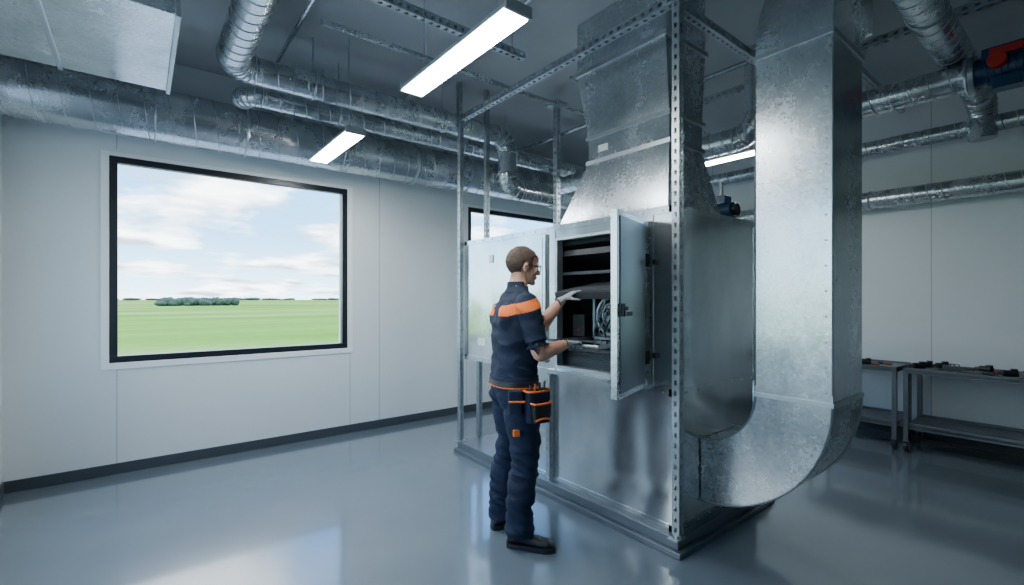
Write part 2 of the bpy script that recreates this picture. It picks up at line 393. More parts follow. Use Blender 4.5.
def rl(b,loops,k): b.loft([[V(p) for p in l] for l in loops],k)
b=MB(); xa,xb=2.74,3.20; cy,cz=1.563,0.94; ro,ri=0.71,0.33
loops=[]
n=22
for i in range(n+1):
    t=math.pi/2*(1-i/n)
    o=(cy-ro*math.cos(t),cz-ro*math.sin(t)); q=(cy-ri*math.cos(t),cz-ri*math.sin(t))
    loops.append([(xa,o[0],o[1]),(xb,o[0],o[1]),(xb,q[0],q[1]),(xa,q[0],q[1])])
rl(b,loops,'galv')
yo,yi=cy-ro,cy-ri
def sq(z,ex=0): return [(xa-ex,yo-ex,z),(xb+ex,yo-ex,z),(xb+ex,yi+ex,z),(xa-ex,yi+ex,z)]
rl(b,[sq(cz),sq(2.84)],'galv')
for z in (cz,2.84): rl(b,[sq(z-0.012,0.008),sq(z+0.012,0.008)],'seam')
c=V((xb+0.2,0,2.84)); R1,R2=0.2,xb+0.2-xa
loops=[]
for i in range(17):
    t=math.pi/2*i/16
    o=(c.x-R2*math.cos(t),c.z+R2*math.sin(t)); q=(c.x-R1*math.cos(t),c.z+R1*math.sin(t))
    loops.append([(o[0],yo,o[1]),(q[0],yo,q[1]),(q[0],yi,q[1]),(o[0],yi,o[1])])
rl(b,loops,'galv')
for rr in (ro,ri):
    pts=[(xa-0.002,cy-rr*math.cos(t),cz-rr*math.sin(t)) for t in [math.pi/2*i/20 for i in range(21)]]
    b.tube(pts,0.006,'seam',6)
    pts=[(xb+0.002,p[1],p[2]) for p in pts]; b.tube(pts,0.006,'seam',6)
for yv in (yo,yi): b.cyl((xa-0.001,yv,cz+0.05),(xa-0.001,yv,2.8),0.004,'seam',6)
for i in range(14):
    b.ell((xa-0.003,yo+0.03,1.0+i*0.13),(0.003,0.006,0.006),'seam',8,4)
b.obj("supply_air_duct",ang=25)

# ------------------------------------------------------------------ air handling unit
ahu=empty("air_handling_unit",(0,0,0))
cx0,cx1,cy0,cy1,cz1=2.47,3.5,1.57,3.85,2.03
b=MB(); b.box((2.39,1.49,0),(3.62,3.93,0.035),'plinth'); b.box((2.42,1.52,0.035),(3.59,3.90,0.1),'plinth'); b.obj("plinth",ahu,bevel=0.004)
t=0.035; OY0,OY1,OZ0,OZ1=1.80,2.58,0.96,1.94
b=MB()
b.box((cx0,cy0,0.1),(cx0+t,3.3,0.93),'galv2')
b.box((cx0,cy0,0.93),(cx0+t,OY0,cz1),'galv2')
b.box((cx0,OY0,0.93),(cx0+t,OY1,OZ0),'galv2')
b.box((cx0,OY0,OZ1),(cx0+t,OY1,cz1),'galv2')
b.box((cx0,OY1,0.93),(cx0+t,cy1,cz1),'galv2')
b.box((cx0+t,cy0,0.1),(cx1,cy0+t,cz1),'galv2')
b.box((cx1-t,cy0+t,0.1),(cx1,3.3,0.93),'galv2'); b.box((cx1-t,cy0+t,0.93),(cx1,cy1,cz1),'galv2')
b.box((cx0+t,3.3-t,0.1),(cx1-t,3.3,0.93),'galv2')
b.box((cx0+t,cy1-t,0.93),(cx1-t,cy1,cz1),'galv2')
b.box((cx0+t,cy0+t,cz1-0.03),(cx1-t,cy1-t,cz1),'galv2'); b.box((cx0+t,cy0+t,0.9),(cx1-t,cy1-t,0.93),'galv2')
b.obj("casing_panels",ahu,smooth=False)
b=MB(); e_=0.006
def tx(y0,y1,z0,z1,k='galv2',d=e_): b.box((cx0-d,y0,z0),(cx0,y1,z1),k)
def ty(x0,x1,z0,z1,k='galv2',d=e_): b.box((x0,cy0-d,z0),(x1,cy0,z1),k)
tx(cy0,3.3,0.1,0.14); tx(cy0,cy1,0.90,0.945); tx(cy0,cy1,cz1-0.035,cz1+0.004)
tx(cy0-e_,cy0+0.04,0.1,cz1+0.004); tx(3.26,3.3,0.14,0.9); tx(cy1-0.04,cy1,0.93,cz1); tx(2.585,2.65,0.945,cz1-0.035)
tx(1.72,1.76,0.945,cz1-0.035)
ty(cx0,cx1,0.1,0.14); ty(cx0,cx1,0.90,0.945); ty(cx0,cx1,cz1-0.035,cz1+0.004); ty(cx0,cx0+0.04,0.1,cz1); ty(cx1-0.04,cx1,0.1,cz1)
b.box((cx0-0.05,OY0-0.05,0.925),(cx0,OY1+0.05,0.95),'galv2')
for i in range(16):
    y=cy0+0.08+i*0.145
    if y<cy1-0.03:
        for z in (0.92,cz1-0.016): b.ell((cx0-e_-0.001,y,z),(0.004,0.008,0.008),'seam',8,4)
for i in range(7):
    x=cx0+0.1+i*0.14
    for z in (0.92,cz1-0.016,0.12): b.ell((x,cy0-e_-0.001,z),(0.008,0.004,0.008),'seam',8,4)
b.box((cx0-0.0075,3.5,1.05),(cx0-0.0005,3.62,1.12),'label')
b.obj("casing_trim",ahu,bevel=0.0015)
b=MB(); b.box((cx0-0.03,2.67,0.99),(cx0,3.36,1.98),'galv2'); b.box((cx0-0.034,2.70,1.02),(cx0-0.03,3.33,1.95),'galv2')
for z in (1.15,1.8): b.box((cx0-0.04,3.34,z),(cx0-0.028,3.40,z+0.07),'seam')
b.obj("closed_access_door",ahu,bevel=0.003)
b=MB(); g=0.022
for lo,hi in (((OY0,OZ0),(OY1,OZ0+g)),((OY0,OZ1-g),(OY1,OZ1)),((OY0,OZ0+g),(OY0+g,OZ1-g)),((OY1-g,OZ0+g),(OY1,OZ1-g))):
    b.box((cx0-0.012,lo[0],lo[1]),(cx0+0.05,hi[0],hi[1]),'strut')
b.obj("opening_frame",ahu,bevel=0.002)
b=MB(); xi0,xi1=cx0+0.036,3.1
b.box((xi1,OY0-0.1,OZ0-0.02),(xi1+0.02,OY1+0.1,OZ1+0.04),'liner'); b.box((xi0,OY0-0.12,OZ0-0.02),(xi1,OY0-0.1,OZ1+0.04),'liner')
b.box((xi0,OY1+0.1,OZ0-0.02),(xi1,OY1+0.12,OZ1+0.04),'liner'); b.box((xi0,OY0-0.1,OZ0-0.025),(xi1,OY1+0.1,OZ0-0.005),'doormat'); b.box((xi0,OY0-0.1,OZ1+0.03),(xi1,OY1+0.1,OZ1+0.05),'liner')
b.obj("inner_liner",ahu,smooth=False)
b=MB()
for z in (1.10,1.66):
    b.box((cx0+0.06,OY0-0.08,z),(cx0+0.10,OY1+0.08,z+0.022),'liner'); b.box((cx0+0.10,OY0-0.08,z+0.004),(xi1-0.02,OY0-0.05,z+0.012),'strut')
for i in range(9): b.box((cx0+0.10,OY0-0.05,0.975+i*0.012),(xi1-0.02,OY1+0.05,0.979+i*0.012),'plinth')
for zc in (1.84,1.76): b.obox((2.80,2.2,zc),(V((0.97,0,-0.24)),V((0,1,0)),V((0.24,0,0.97))),(0.27,0.40,0.022),'rubber')
b.obj("filter_racks",ahu,smooth=False)
b=MB()
FC=V((cx0+0.14,2.16,1.36))
b.box((FC.x-0.02,FC.y-0.16,FC.z-0.17),(FC.x,FC.y+0.16,FC.z-0.15),'doormat'); b.box((FC.x-0.02,FC.y-0.16,FC.z+0.15),(FC.x,FC.y+0.16,FC.z+0.17),'doormat')
b.box((FC.x-0.02,FC.y-0.16,FC.z-0.17),(FC.x,FC.y-0.14,FC.z+0.17),'doormat'); b.box((FC.x-0.02,FC.y+0.14,FC.z-0.17),(FC.x,FC.y+0.16,FC.z+0.17),'doormat')
b.ring(FC,(1,0,0),0.13,0.014,'strut'); b.ring(FC+V((0.01,0,0)),(1,0,0),0.09,0.006,'strut'); b.ring(FC+V((0.01,0,0)),(1,0,0),0.065,0.005,'strut')
b.cyl(FC-V((0.03,0,0)),FC+V((0.14,0,0)),0.045,'doormat'); b.cyl(FC+V((0.1,0,0)),FC+V((0.4,0,0)),0.10,'liner')
for i in range(7):
    q=2*math.pi*i/7; b.obox(FC+V((0.03,0.085*math.cos(q),0.085*math.sin(q))),(V((1,0,0)),V((0,math.cos(q),math.sin(q))),V((0.3,-math.sin(q),math.cos(q)))),(0.01,0.045,0.018),'strut')
b.box((cx0+0.12,2.02,1.58),(cx0+0.2,2.14,1.64),'doormat'); b.box((cx0+0.11,1.88,1.57),(cx0+0.18,1.96,1.64),'doormat')
b.box((cx0+0.14,2.42,1.20),(cx0+0.24,2.54,1.36),'liner'); b.cyl((cx0+0.13,2.47,1.25),(cx0+0.14,2.47,1.25),0.010,'red')
for i in range(6): b.tube([(cx0+0.13,1.92+i*0.05,1.57),(cx0+0.10,1.90+i*0.06,1.44),(cx0+0.11,2.05+i*0.05,1.25),(cx0+0.15,2.02+i*0.06,1.125)],0.006,('rubber','strut','rubber','rubber','strut','strut')[i],6)
for i in range(3): b.cyl((cx0+0.2+0.08*i,1.76,1.16+0.05*i),(cx0+0.2+0.08*i,2.6,1.16+0.05*i),0.014,'strut',10)
b.obj("fan_module",ahu)
b=MB(); rz=1.185
b.cyl((2.195,1.93,rz),(2.195,2.43,rz),0.011,'strut',12)
for y in (1.93,2.43): b.ell((2.195,y,rz),(0.013,0.013,0.013),'strut'); b.box((2.195,y-0.006,rz-0.012),(2.8,y+0.006,rz+0.012),'strut')
b.obj("sliding_service_rack",ahu,bevel=0.001)
b=MB()
ax=(V((0.985,0,0.17)),V((0,1,0)),V((-0.17,0,0.985)))
b.obox((2.60,2.22,1.545),ax,(0.24,0.26,0.026),'rubber')
for i in range(12): b.obox(V((2.60,2.22,1.545))+ax[2]*0.028+ax[0]*(-0.2+0.036*i),ax,(0.006,0.24,0.004),'dark')
b.obj("air_filter_cassette",ahu,bevel=0.003)
b=MB(); h0=V((2.455,1.785,0)); h1=V((2.0,1.64,0)); a=(h1-h0).normalized(); nn=V((-a.y,a.x,0)); L_=(h1-h0).length
zc,hh=1.45,0.515; mid=(h0+h1)/2
b.obox((mid.x,mid.y,zc),(a,nn,V((0,0,1))),(L_/2,0.02,hh),'galv')
b.obox(V((mid.x,mid.y,zc))+nn*0.022,(a,nn,V((0,0,1))),(L_/2-0.03,0.004,hh-0.03),'doormat')
b.obox(V((mid.x,mid.y,zc))-nn*0.022,(a,nn,V((0,0,1))),(L_/2-0.03,0.004,hh-0.03),'doormat')
b.obj("open_access_door",ahu,bevel=0.003)
b=MB()
hp=h0+a*(L_-0.05)
for sg in (1,-1):
    b.obox(V((hp.x,hp.y,1.42))+nn*sg*0.034,(a,nn,V((0,0,1))),(0.014,0.008,0.035),'rubber')
    b.cyl(V((hp.x,hp.y,1.43))+nn*sg*0.03,V((hp.x,hp.y,1.43))+nn*sg*0.06,0.01,'rubber',12)
    b.obox(V((hp.x,hp.y,1.40))+nn*sg*0.06+a*-0.02,(a,nn,V((0,0,1))),(0.035,0.006,0.011),'rubber')
for z in (1.12,1.72): b.cyl((h0.x,h0.y-0.022,z-0.04),(h0.x,h0.y-0.022,z+0.04),0.010,'rubber',12); b.box((h0.x-0.030,h0.y-0.028,z-0.022),(h0.x+0.015,h0.y-0.02,z+0.022),'rubber')
b.box((2.448,1.69,1.69),(2.47,1.715,1.72),'rubber'); b.box((2.448,1.69,1.12),(2.47,1.715,1.15),'rubber')
b.obj("door_hardware",ahu,bevel=0.002)
b=MB()
def rr(x0,x1,y0,y1,z): return [(x0,y0,z),(x1,y0,z),(x1,y1,z),(x0,y1,z)]
rl(b,[rr(2.56,3.2,1.68,2.62,2.03),rr(2.56,3.2,1.68,2.62,2.07),rr(2.70,3.1,1.76,2.46,2.52),rr(2.70,3.1,1.76,2.46,2.70)],'galv')
rl(b,[rr(2.70,3.1,1.76,2.46,2.70),rr(2.66,3.14,1.76,2.54,3.2),rr(2.66,3.14,1.76,2.54,HT)],'galv')
rl(b,[rr(2.685,3.115,1.745,2.475,2.50),rr(2.685,3.115,1.745,2.475,2.53)],'seam')
rl(b,[rr(2.685,3.115,1.745,2.475,2.69),rr(2.685,3.115,1.745,2.475,2.715)],'seam')
rl(b,[rr(2.645,3.155,1.745,2.555,3.19),rr(2.645,3.155,1.745,2.555,3.22)],'seam')
rl(b,[rr(2.54,3.22,1.66,2.64,2.03),rr(2.54,3.22,1.66,2.64,2.045)],'seam')
b.box((2.696,2.27,2.58),(2.70,2.36,2.63),'label')
b.obj("exhaust_plenum",ahu,ang=20)
b=MB(); b.box((3.28,1.66,2.03),(3.42,1.84,2.05),'strut'); b.cyl((3.35,1.66,2.12),(3.35,1.84,2.12),0.06,'blue'); b.cyl((3.35,1.63,2.12),(3.35,1.66,2.12),0.045,'black'); b.box((3.3,1.7,2.17),(3.4,1.8,2.23),'blue')
b.cyl((3.35,1.75,2.22),(3.35,1.75,2.34),0.014,'strut')
b.obj("damper_motor",ahu,bevel=0.003)

def strut(b,p0,p1,wd,w=0.041,k='strut',pitch=0.06):
    p0,p1=V(p0),V(p1); a,u,v=frame(p1-p0,V(wd)); Ln=(p1-p0).length; m=(p0+p1)/2; th=0.0018
    for (n1,n2) in ((u,v),(v,u)):
        for sg in (1,-1):
            c=m+n2*sg*(w/2)
            for s2 in (1,-1): b.obox(c+n1*s2*(w/2-0.007),(a,n1,n2),(Ln/2,0.007,th),k)
            n=int(Ln/pitch)
            for i in range(n+1):
                off=-Ln/2+i*Ln/n
                b.obox(c+a*off,(a,n1,n2),(pitch*0.27,w/2-0.012,th*0.8),k)
    b.obox(m,(a,u,v),(Ln/2,0.006,0.006),'plinth')
b=MB()
strut(b,(2.44,1.535,0.12),(2.44,1.535,HS),(1,0,0),w=0.045)
b.box((2.38,1.50,0.1),(2.47,1.565,0.108),'strut')
b.obj("strut_post")
b=MB(); strut(b,(2.44,3.88,0.12),(2.44,3.88,3.2),(1,0,0)); b.box((2.39,3.84,0.1),(2.49,3.9,0.108),'strut'); b.obj("strut_post")
b=MB(); strut(b,(2.75,3.88,2.05),(2.75,3.88,HS),(1,0,0)); b.obj("strut_post")
b=MB(); strut(b,(2.66,3.88,0.12),(2.66,3.88,2.03),(1,0,0)); b.obj("strut_post")
b=MB(); strut(b,(3.38,3.52,2.05),(3.38,3.52,3.5),(1,0,0),w=0.05); b.box((3.3,3.44,3.47),(3.46,3.6,3.5),'strut'); b.obj("strut_post")
b=MB(); strut(b,(2.44,2.62,0.12),(2.44,2.62,0.9),(0,1,0),w=0.036); b.obj("strut_post")
b=MB(); strut(b,(2.44,1.3,3.22),(2.44,4.05,3.22),(0,0,1),w=0.05); strut(b,(2.44,3.9,3.22),(2.44,3.9,HS),(1,0,0)); b.obj("overhead_strut_rail")
b=MB(); strut(b,(1.7,1.62,3.27),(3.95,1.62,3.27),(0,0,1),w=0.05); b.obj("overhead_strut_rail")
b=MB(); strut(b,(0.7,2.9,3.42),(2.4,2.9,3.42),(0,0,1),w=0.055)
for x in (0.8,2.3): rod(b,x,2.9,3.44)
b.obj("overhead_strut_rail")
b=MB(); strut(b,(4.3,-0.6,3.40),(4.3,3.8,3.40),(0,0,1),w=0.05); b.obj("overhead_strut_rail")
b=MB(); strut(b,(3.5,1.35,3.5),(6.4,1.35,3.5),(0,0,1),w=0.05); b.obj("overhead_strut_rail")

# ------------------------------------------------------------------ lights
def light(x,y0,y1,z,w=0.15):
    e=empty("linear_pendant_light",(x,(y0+y1)/2,z)); hl=(y1-y0)/2
    b=MB()
    pr=[(-w/2,0),(w/2,0),(w/2,0.018),(w*0.28,0.055),(-w*0.28,0.055),(-w/2,0.018)]
    b.loft([[V((p[0],yv,p[1]+0.004)) for p in pr] for yv in (-hl,hl)],'lamphouse')
    for s in (-1,1): b.box((-w/2-0.002,s*hl-0.012 if s<0 else hl-0.002,-0.006),(w/2+0.002,s*hl+0.002 if s<0 else hl+0.012,0.05),'lamphouse')
    b.obj("housing",e,bevel=0.002)
    b=MB(); b.box((-w/2+0.008,-hl+0.01,-0.006),(w/2-0.008,hl-0.01,0.004),'lamp'); b.obj("diffuser",e,bevel=0.002)
    b=MB()
    for s in (-0.7,0.7):
        b.cyl((0,s*hl,0.05),(0,s*hl,HT-z),0.004,'strut',6)
    b.obj("suspension",e)
light(1.35,1.66,2.72,2.78)
light(1.33,3.66,4.62,2.78,0.16)
light(4.35,1.75,2.85,2.80,0.12)

b=MB(); c=V((4.74,0.44,3.1))
b.cyl(c+V((0,0.14,0)),c+V((0,0.17,0)),0.13,'strut'); b.cyl(c+V((0,-0.12,0)),c+V((0,0.14,0)),0.10,'blue'); b.cyl(c+V((0,-0.17,0)),c+V((0,-0.12,0)),0.08,'black')
b.box(c+V((-0.10,-0.12,0.05)),c+V((0.08,0.10,0.13)),'blue'); b.cyl(c+V((-0.16,0.02,0.02)),c+V((-0.09,0.02,0.02)),0.05,'red'); b.box(c+V((-0.13,-0.10,0.06)),c+V((-0.10,0.06,0.11)),'red'); b.box(c+V((-0.1,-0.1,-0.16)),c+V((0.02,0.05,-0.08)),'blue')
for i in range(6): b.ring(c+V((0,-0.1+i*0.035,0)),(0,1,0),0.102,0.005,'blue')
b.obj("pump_motor",bevel=0.004)

# ------------------------------------------------------------------ tool carts
def cart(x0,x1,y0,y1,zt=0.81):
    e=empty("tool_trolley",((x0+x1)/2,(y0+y1)/2,0))
    hx,hy=(x1-x0)/2,(y1-y0)/2
    b=MB()
    b.box((-hx,-hy,zt-0.035),(hx,hy,zt-0.02),'cart')
    for lo,hi in (((-hx,-hy),(hx,-hy+0.012)),((-hx,hy-0.012),(hx,hy)),((-hx,-hy+0.012),(-hx+0.012,hy-0.012)),((hx-0.012,-hy+0.012),(hx,hy-0.012))):
        b.box((lo[0],lo[1],zt-0.05),(hi[0],hi[1],zt),'cart')
    b.obj("top_tray",e,bevel=0.003)
    b=MB(); zs=0.24
    b.box((-hx+0.01,-hy+0.01,zs),(hx-0.01,hy-0.01,zs+0.015),'cart')
    b.box((-hx+0.01,-hy+0.01,zs-0.02),(-hx+0.022,hy-0.01,zs+0.04),'cart'); b.box((hx-0.022,-hy+0.01,zs-0.02),(hx-0.01,hy-0.01,zs+0.04),'cart')
    b.obj("lower_shelf",e,bevel=0.002)
    b=MB(); g=0.02
    for sx_ in (-1,1):
        for sy in (-1,1):
            x,y=sx_*(hx-g),sy*(hy-g); b.box((x-g,y-g,0.11),(x+g,y+g,zt-0.04),'cart')
    b.obj("legs",e,bevel=0.002)
    b=MB()
    for sx_ in (-1,1):
        for sy in (-1,1):
            x,y=sx_*(hx-g),sy*(hy-g)
            b.cyl((x,y-0.014,0.045),(x,y+0.014,0.045),0.045,'rubber'); b.cyl((x,y-0.02,0.045),(x,y+0.02,0.045),0.012,'steel',10)
            for s in (-1,1): b.box((x-0.015,y+s*0.02-0.003,0.03),(x+0.02,y+s*0.02+0.003,0.10),'steel')
            b.box((x-0.03,y-0.025,0.098),(x+0.03,y+0.025,0.11),'steel')
    b.obj("casters",e,bevel=0.001)
cart(5.82,6.40,0.32,1.22); cart(5.82,6.40,1.27,2.05)
def tools(xc,yc,ln,seed):
    random.seed(seed); b=MB(); z=0.803
    n=int(ln/0.034)
    for i in range(n):
        y=yc-ln/2+i*0.034; x=xc+random.uniform(-0.17,0.12); q=random.uniform(-0.7,0.7); a=V((math.sin(q),math.cos(q),0)); a,u,w_=frame(a)
        kind=random.choice(['scr','wrench','plier','hammer','block','box','wrench','block']); p=V((x,y,z+0.012))
        if kind=='scr':
            col=random.choice(['red','blue','rubber','wood','rubber'])
            b.tube([p,p+a*0.02,p+a*0.09,p+a*0.105],[0.009,0.015,0.015,0.008],col,10); b.cyl(p+a*0.1,p+a*0.2,0.0035,'steel',8)
        elif kind=='wrench':
            b.obox(p+a*0.08,(a,w_,u),(0.08,0.008,0.004),'steel'); b.ring(p,u,0.014,0.005,'steel',12)
            for s in (-1,1): b.obox(p+a*0.17+w_*s*0.012,(a,w_,u),(0.016,0.005,0.005),'steel')
        elif kind=='plier':
            for s in (-1,1): b.tube([p+w_*s*0.03,p+a*0.05+w_*s*0.026,p+a*0.1+w_*s*0.004],[0.008,0.008,0.006],'wood' if i%3==0 else 'rubber',8); b.obox(p+a*0.13+w_*s*0.006,(a,w_,u),(0.03,0.006,0.006),'steel')
        elif kind=='hammer':
            b.tube([p,p+a*0.2],[0.013,0.01],'wood',8); b.tube([p+a*0.2-w_*0.05+u*0.01,p+a*0.2+w_*0.05+u*0.01],[0.016,0.014],'steel',10)
        elif kind=='block':
            b.tube([p+V((0,0,0.02)),p+a*0.09+V((0,0,0.02))],0.028,'rubber',12); b.obox(p+a*0.02+V((0,0,0.03)),(a,w_,u),(0.02,0.016,0.03),'rubber'); b.cyl(p+a*0.09+V((0,0,0.02)),p+a*0.13+V((0,0,0.02)),0.014,'steel',10)
        else:
            b.obox(p+V((0,0,0.012)),(a,w_,u),(0.05,0.03,0.02),random.choice(['rubber','dark','steel'])); b.tube([p-a*0.03+u*0.03,p-a*0.03+u*0.05,p+a*0.03+u*0.05,p+a*0.03+u*0.03],0.005,'rubber',6)
    b.obj("hand_tool_set",bevel=0.001)
tools(6.02,0.77,0.74,3); tools(6.02,1.66,0.62,5)

# ------------------------------------------------------------------ technician
def bake(o):
    dg=bpy.context.evaluated_depsgraph_get(); dg.update()
    me=bpy.data.meshes.new_from_object(o.evaluated_get(dg)); o.modifiers.clear(); o.data=me; return me
def remesh(o,vox,it=4,fac=0.5):
    m=o.modifiers.new("r",'REMESH'); m.mode='VOXEL'; m.voxel_size=vox; m.use_smooth_shade=True
    s=o.modifiers.new("s",'SMOOTH'); s.iterations=it; s.factor=fac
    return bake(o)
YAW=math.radians(-20)
man=empty("maintenance_technician",(1.83,2.28,0),YAW)
def eloop(c,rx,ry,z,n=32,p=2.3):
    out=[]
    for j in range(n):
        q=2*math.pi*j/n; cq,sq_=math.cos(q),math.sin(q)
        out.append(V((c[0]+rx*math.copysign(abs(cq)**(2/p),cq),c[1]+ry*math.copysign(abs(sq_)**(2/p),sq_),z)))
    return out
def crom(pts,rs,sub=6):
    P=[V(p) for p in pts]; P=[P[0]*2-P[1]]+P+[P[-1]*2-P[-2]]; R=[rs[0]]+list(rs)+[rs[-1]]
    op,orr=[],[]
    for i in range(1,len(P)-2):
        for k in range(sub):
            t=k/sub; t2,t3=t*t,t*t*t
            f=lambda a,b_,c,d:0.5*((2*b_)+(c-a)*t+(2*a-5*b_+4*c-d)*t2+(3*b_-a-3*c+d)*t3)
            op.append(V([f(P[i-1][j],P[i][j],P[i+1][j],P[i+2][j]) for j in range(3)])); orr.append(f(R[i-1],R[i],R[i+1],R[i+2]))
    op.append(P[-2]); orr.append(rs[-1]); return op,orr
SH={'R':V((0.015,-0.188,1.445)),'L':V((0.05,0.188,1.445))}
EL={'R':V((0.065,-0.250,1.165)),'L':V((0.275,0.255,1.295))}
WR={'R':V((0.31,-0.11,1.205)),'L':V((0.425,0.21,1.48))}
b=MB()
tor=[(0.80,0,0,0.075,0.12),(0.85,-0.005,0,0.110,0.160),(0.92,-0.01,0,0.134,0.182),(0.98,-0.008,0,0.134,0.180),(1.05,-0.004,0,0.134,0.176),(1.15,0.0,0,0.136,0.178),(1.27,0.002,0,0.138,0.190),(1.37,0.004,0,0.134,0.198),(1.43,0.006,0,0.122,0.195),(1.48,0.006,0,0.098,0.164),(1.52,0.010,0,0.074,0.112),(1.555,0.015,0,0.060,0.074),(1.60,0.026,0,0.056,0.060),(1.66,0.035,0,0.054,0.056)]
b.loft([eloop((c[1],c[2]),c[3],c[4],c[0]) for c in tor],'navy')
legs={'R':[(0,-0.090,0.93),(0.005,-0.10,0.80),(0.02,-0.115,0.66),(0.025,-0.12,0.50),(0.0,-0.122,0.36),(-0.012,-0.122,0.20),(-0.01,-0.12,0.075)],
      'L':[(0,0.090,0.93),(0.0,0.10,0.80),(0.005,0.12,0.66),(0.005,0.135,0.50),(-0.025,0.145,0.36),(-0.04,0.15,0.20),(-0.035,0.15,0.075)]}
for s in 'RL':
    p,r=crom(legs[s],[0.104,0.108,0.098,0.086,0.086,0.082,0.084]); b.tube(p,r,'navy',20,hint=(1,0,0))
for s in 'RL':
    p,r=crom([SH[s]+V((0,0.05 if s=='R' else -0.05,0.015)),SH[s],SH[s].lerp(EL[s],0.5),SH[s].lerp(EL[s],0.74)],[0.055,0.072,0.066,0.060]); b.tube(p,r,'navy',18)
    p,r=crom([SH[s].lerp(EL[s],0.6),EL[s],EL[s].lerp(WR[s],0.3),EL[s].lerp(WR[s],0.7),WR[s]],[0.046,0.043,0.046,0.036,0.028]); b.tube(p,r,'skin',16)
    b.ell(SH[s],(0.072,0.064,0.064),'navy')
b.ell((-0.050,-0.078,0.89),(0.088,0.088,0.10),'navy'); b.ell((-0.050,0.078,0.89),(0.088,0.088,0.10),'navy')
b.ell((-0.065,-0.09,1.36),(0.068,0.082,0.11),'navy'); b.ell((-0.065,0.09,1.36),(0.068,0.082,0.11),'navy')
body=b.obj("body",man)
me=remesh(body,0.005,6)
me.materials.clear()
for k in ('navy','navy2','skin','orange'): me.materials.append(M[k])
def seg_t(p,a,c):
    d=c-a; t=max(0,min(1,(p-a).dot(d)/d.length_squared)); return t,(a+d*t-p).length
norms=[v.normal.copy() for v in me.vertices]
def ridge(v): return 1-abs(noise.noise(v))*2
for v,n in zip(me.vertices,norms):
    p=v.co
    if p.z>1.52: continue
    on_arm=False
    for s in 'RL':
        t,d=seg_t(p,EL[s],WR[s]); tu,du=seg_t(p,SH[s],EL[s])
        if (abs(p.y)>0.15 or p.x>0.14) and ((d<0.058 and t>0.0 and not (tu<0.76 and du<0.08)) or (tu>0.76 and du<0.065)): on_arm=True
    if on_arm: continue
    f=noise.noise(V((p.x*9,p.y*9,p.z*22)))*0.006+(ridge(V((p.x*7+p.z*5,p.y*7-p.z*6,p.z*9)))-0.6)*0.009
    if p.z<0.97:
        k=1.0 if (p.z<0.26 or 0.42<p.z<0.62) else 0.45
        f+=(ridge(V((p.x*6,p.y*6+9,p.z*17+p.x*8)))-0.6)*0.012*k
    v.co=p+n*f
for pl in me.polygons:
    p=pl.center; mi=0
    if p.z<0.99: mi=1
    if p.z>1.56: mi=2
    for s in 'RL':
        tu,du=seg_t(p,SH[s],EL[s]); tf,df=seg_t(p,EL[s],WR[s])
        lat=abs(p.y)>0.15 or p.x>0.14
        if lat and p.z>1.02:
            if (df<du-0.002 and df<0.06) or (tu>0.765 and du<0.068): mi=2
    if mi==0:
        lim=1.408 + 0.03*min(1,max(-1,p.x/0.1))
        if lim<p.z<lim+0.062 and abs(p.y)>0.065: mi=3
    pl.material_index=mi
    pl.use_smooth=True
for s in 'RL':
    a,c=SH[s],EL[s]; b=MB(); d=(c-a).normalized()
    p1=a.lerp(c,0.86)
    b.tube([a.lerp(c,0.58),a.lerp(c,0.74),p1,p1-d*0.004,a.lerp(c,0.76)],[0.061,0.064,0.067,0.058,0.048],'navy',22)
    b.ring(p1-d*0.002,d,0.065,0.0035,'navy',24)
    b.obj("sleeve_hem_"+s,man)
NX=-0.027
b=MB()
cl=[]
for z,e1,e2 in ((1.525,0.075,0.090),(1.550,0.069,0.077),(1.585,0.066,0.069),(1.587,0.062,0.065),(1.55,0.058,0.064)):
    cl.append([p+V((0,0,-0.026 if p.x>0.04 else 0)) for p in eloop((0.046+NX,0),e1,e2,z,28,2)])
b.loft(cl,'navy',cap=False); b.obj("shirt_collar",man)
b=MB()
for z0,z1,e1,e2,k in ((0.985,1.012,0.142,0.188,'navy'),(0.955,0.990,0.145,0.192,'rubber')):
    b.loft([eloop((-0.008,0),e1-0.012,e2-0.012,z0),eloop((-0.008,0),e1,e2,z0),eloop((-0.006,0),e1-0.001,e2-0.001,z1),eloop((-0.006,0),e1-0.012,e2-0.012,z1)],k)
b.tube(eloop((-0.008,0),0.146,0.193,0.957),0.003,'orange',6,closed=True)
b.obj("tool_belt",man)
def rbox(b,c,rz,sx_,sy,sz,k,taper=0.85,n=4):
    R=Matrix.Rotation(rz,3,'Z'); rings=[]
    for i in range(n+1):
        t=i/n; f=taper+(1-taper)*min(1,t*1.6); z=-sz/2+sz*t
        rings.append([V(c)+R@q for q in eloop((0,0),sx_/2*f,sy/2*f,z,24,4)])
    b.loft(rings,k)
b=MB()
rbox(b,(0.065,-0.210,0.855),0.25,0.16,0.08,0.18,'navy')
rbox(b,(0.075,-0.254,0.825),0.25,0.125,0.05,0.11,'rubber')
rbox(b,(-0.065,-0.204,0.885),-0.25,0.09,0.05,0.13,'navy')
R=Matrix.Rotation(0.25,3,'Z')
b.tube([V((0.065,-0.210,0.947))+R@q for q in eloop((0,0),0.082,0.042,0,24,4)],0.006,'orange',6,closed=True)
b.tube([V((0.075,-0.254,0.881))+R@q for q in eloop((0,0),0.065,0.028,0,24,4)],0.006,'orange',6,closed=True)
b.tube([V((0.075,-0.281,0.785))+R@V((x,0,0.012*math.cos(x*25))) for x in (-0.05,-0.025,0,0.025,0.05)],0.006,'orange',6)
b.tube([V((-0.11,-0.216,0.89)),V((-0.065,-0.232,0.892)),V((-0.02,-0.238,0.89))],0.006,'orange',6)
b.box((-0.080,-0.220,0.69),(-0.045,-0.198,0.725),'orange')
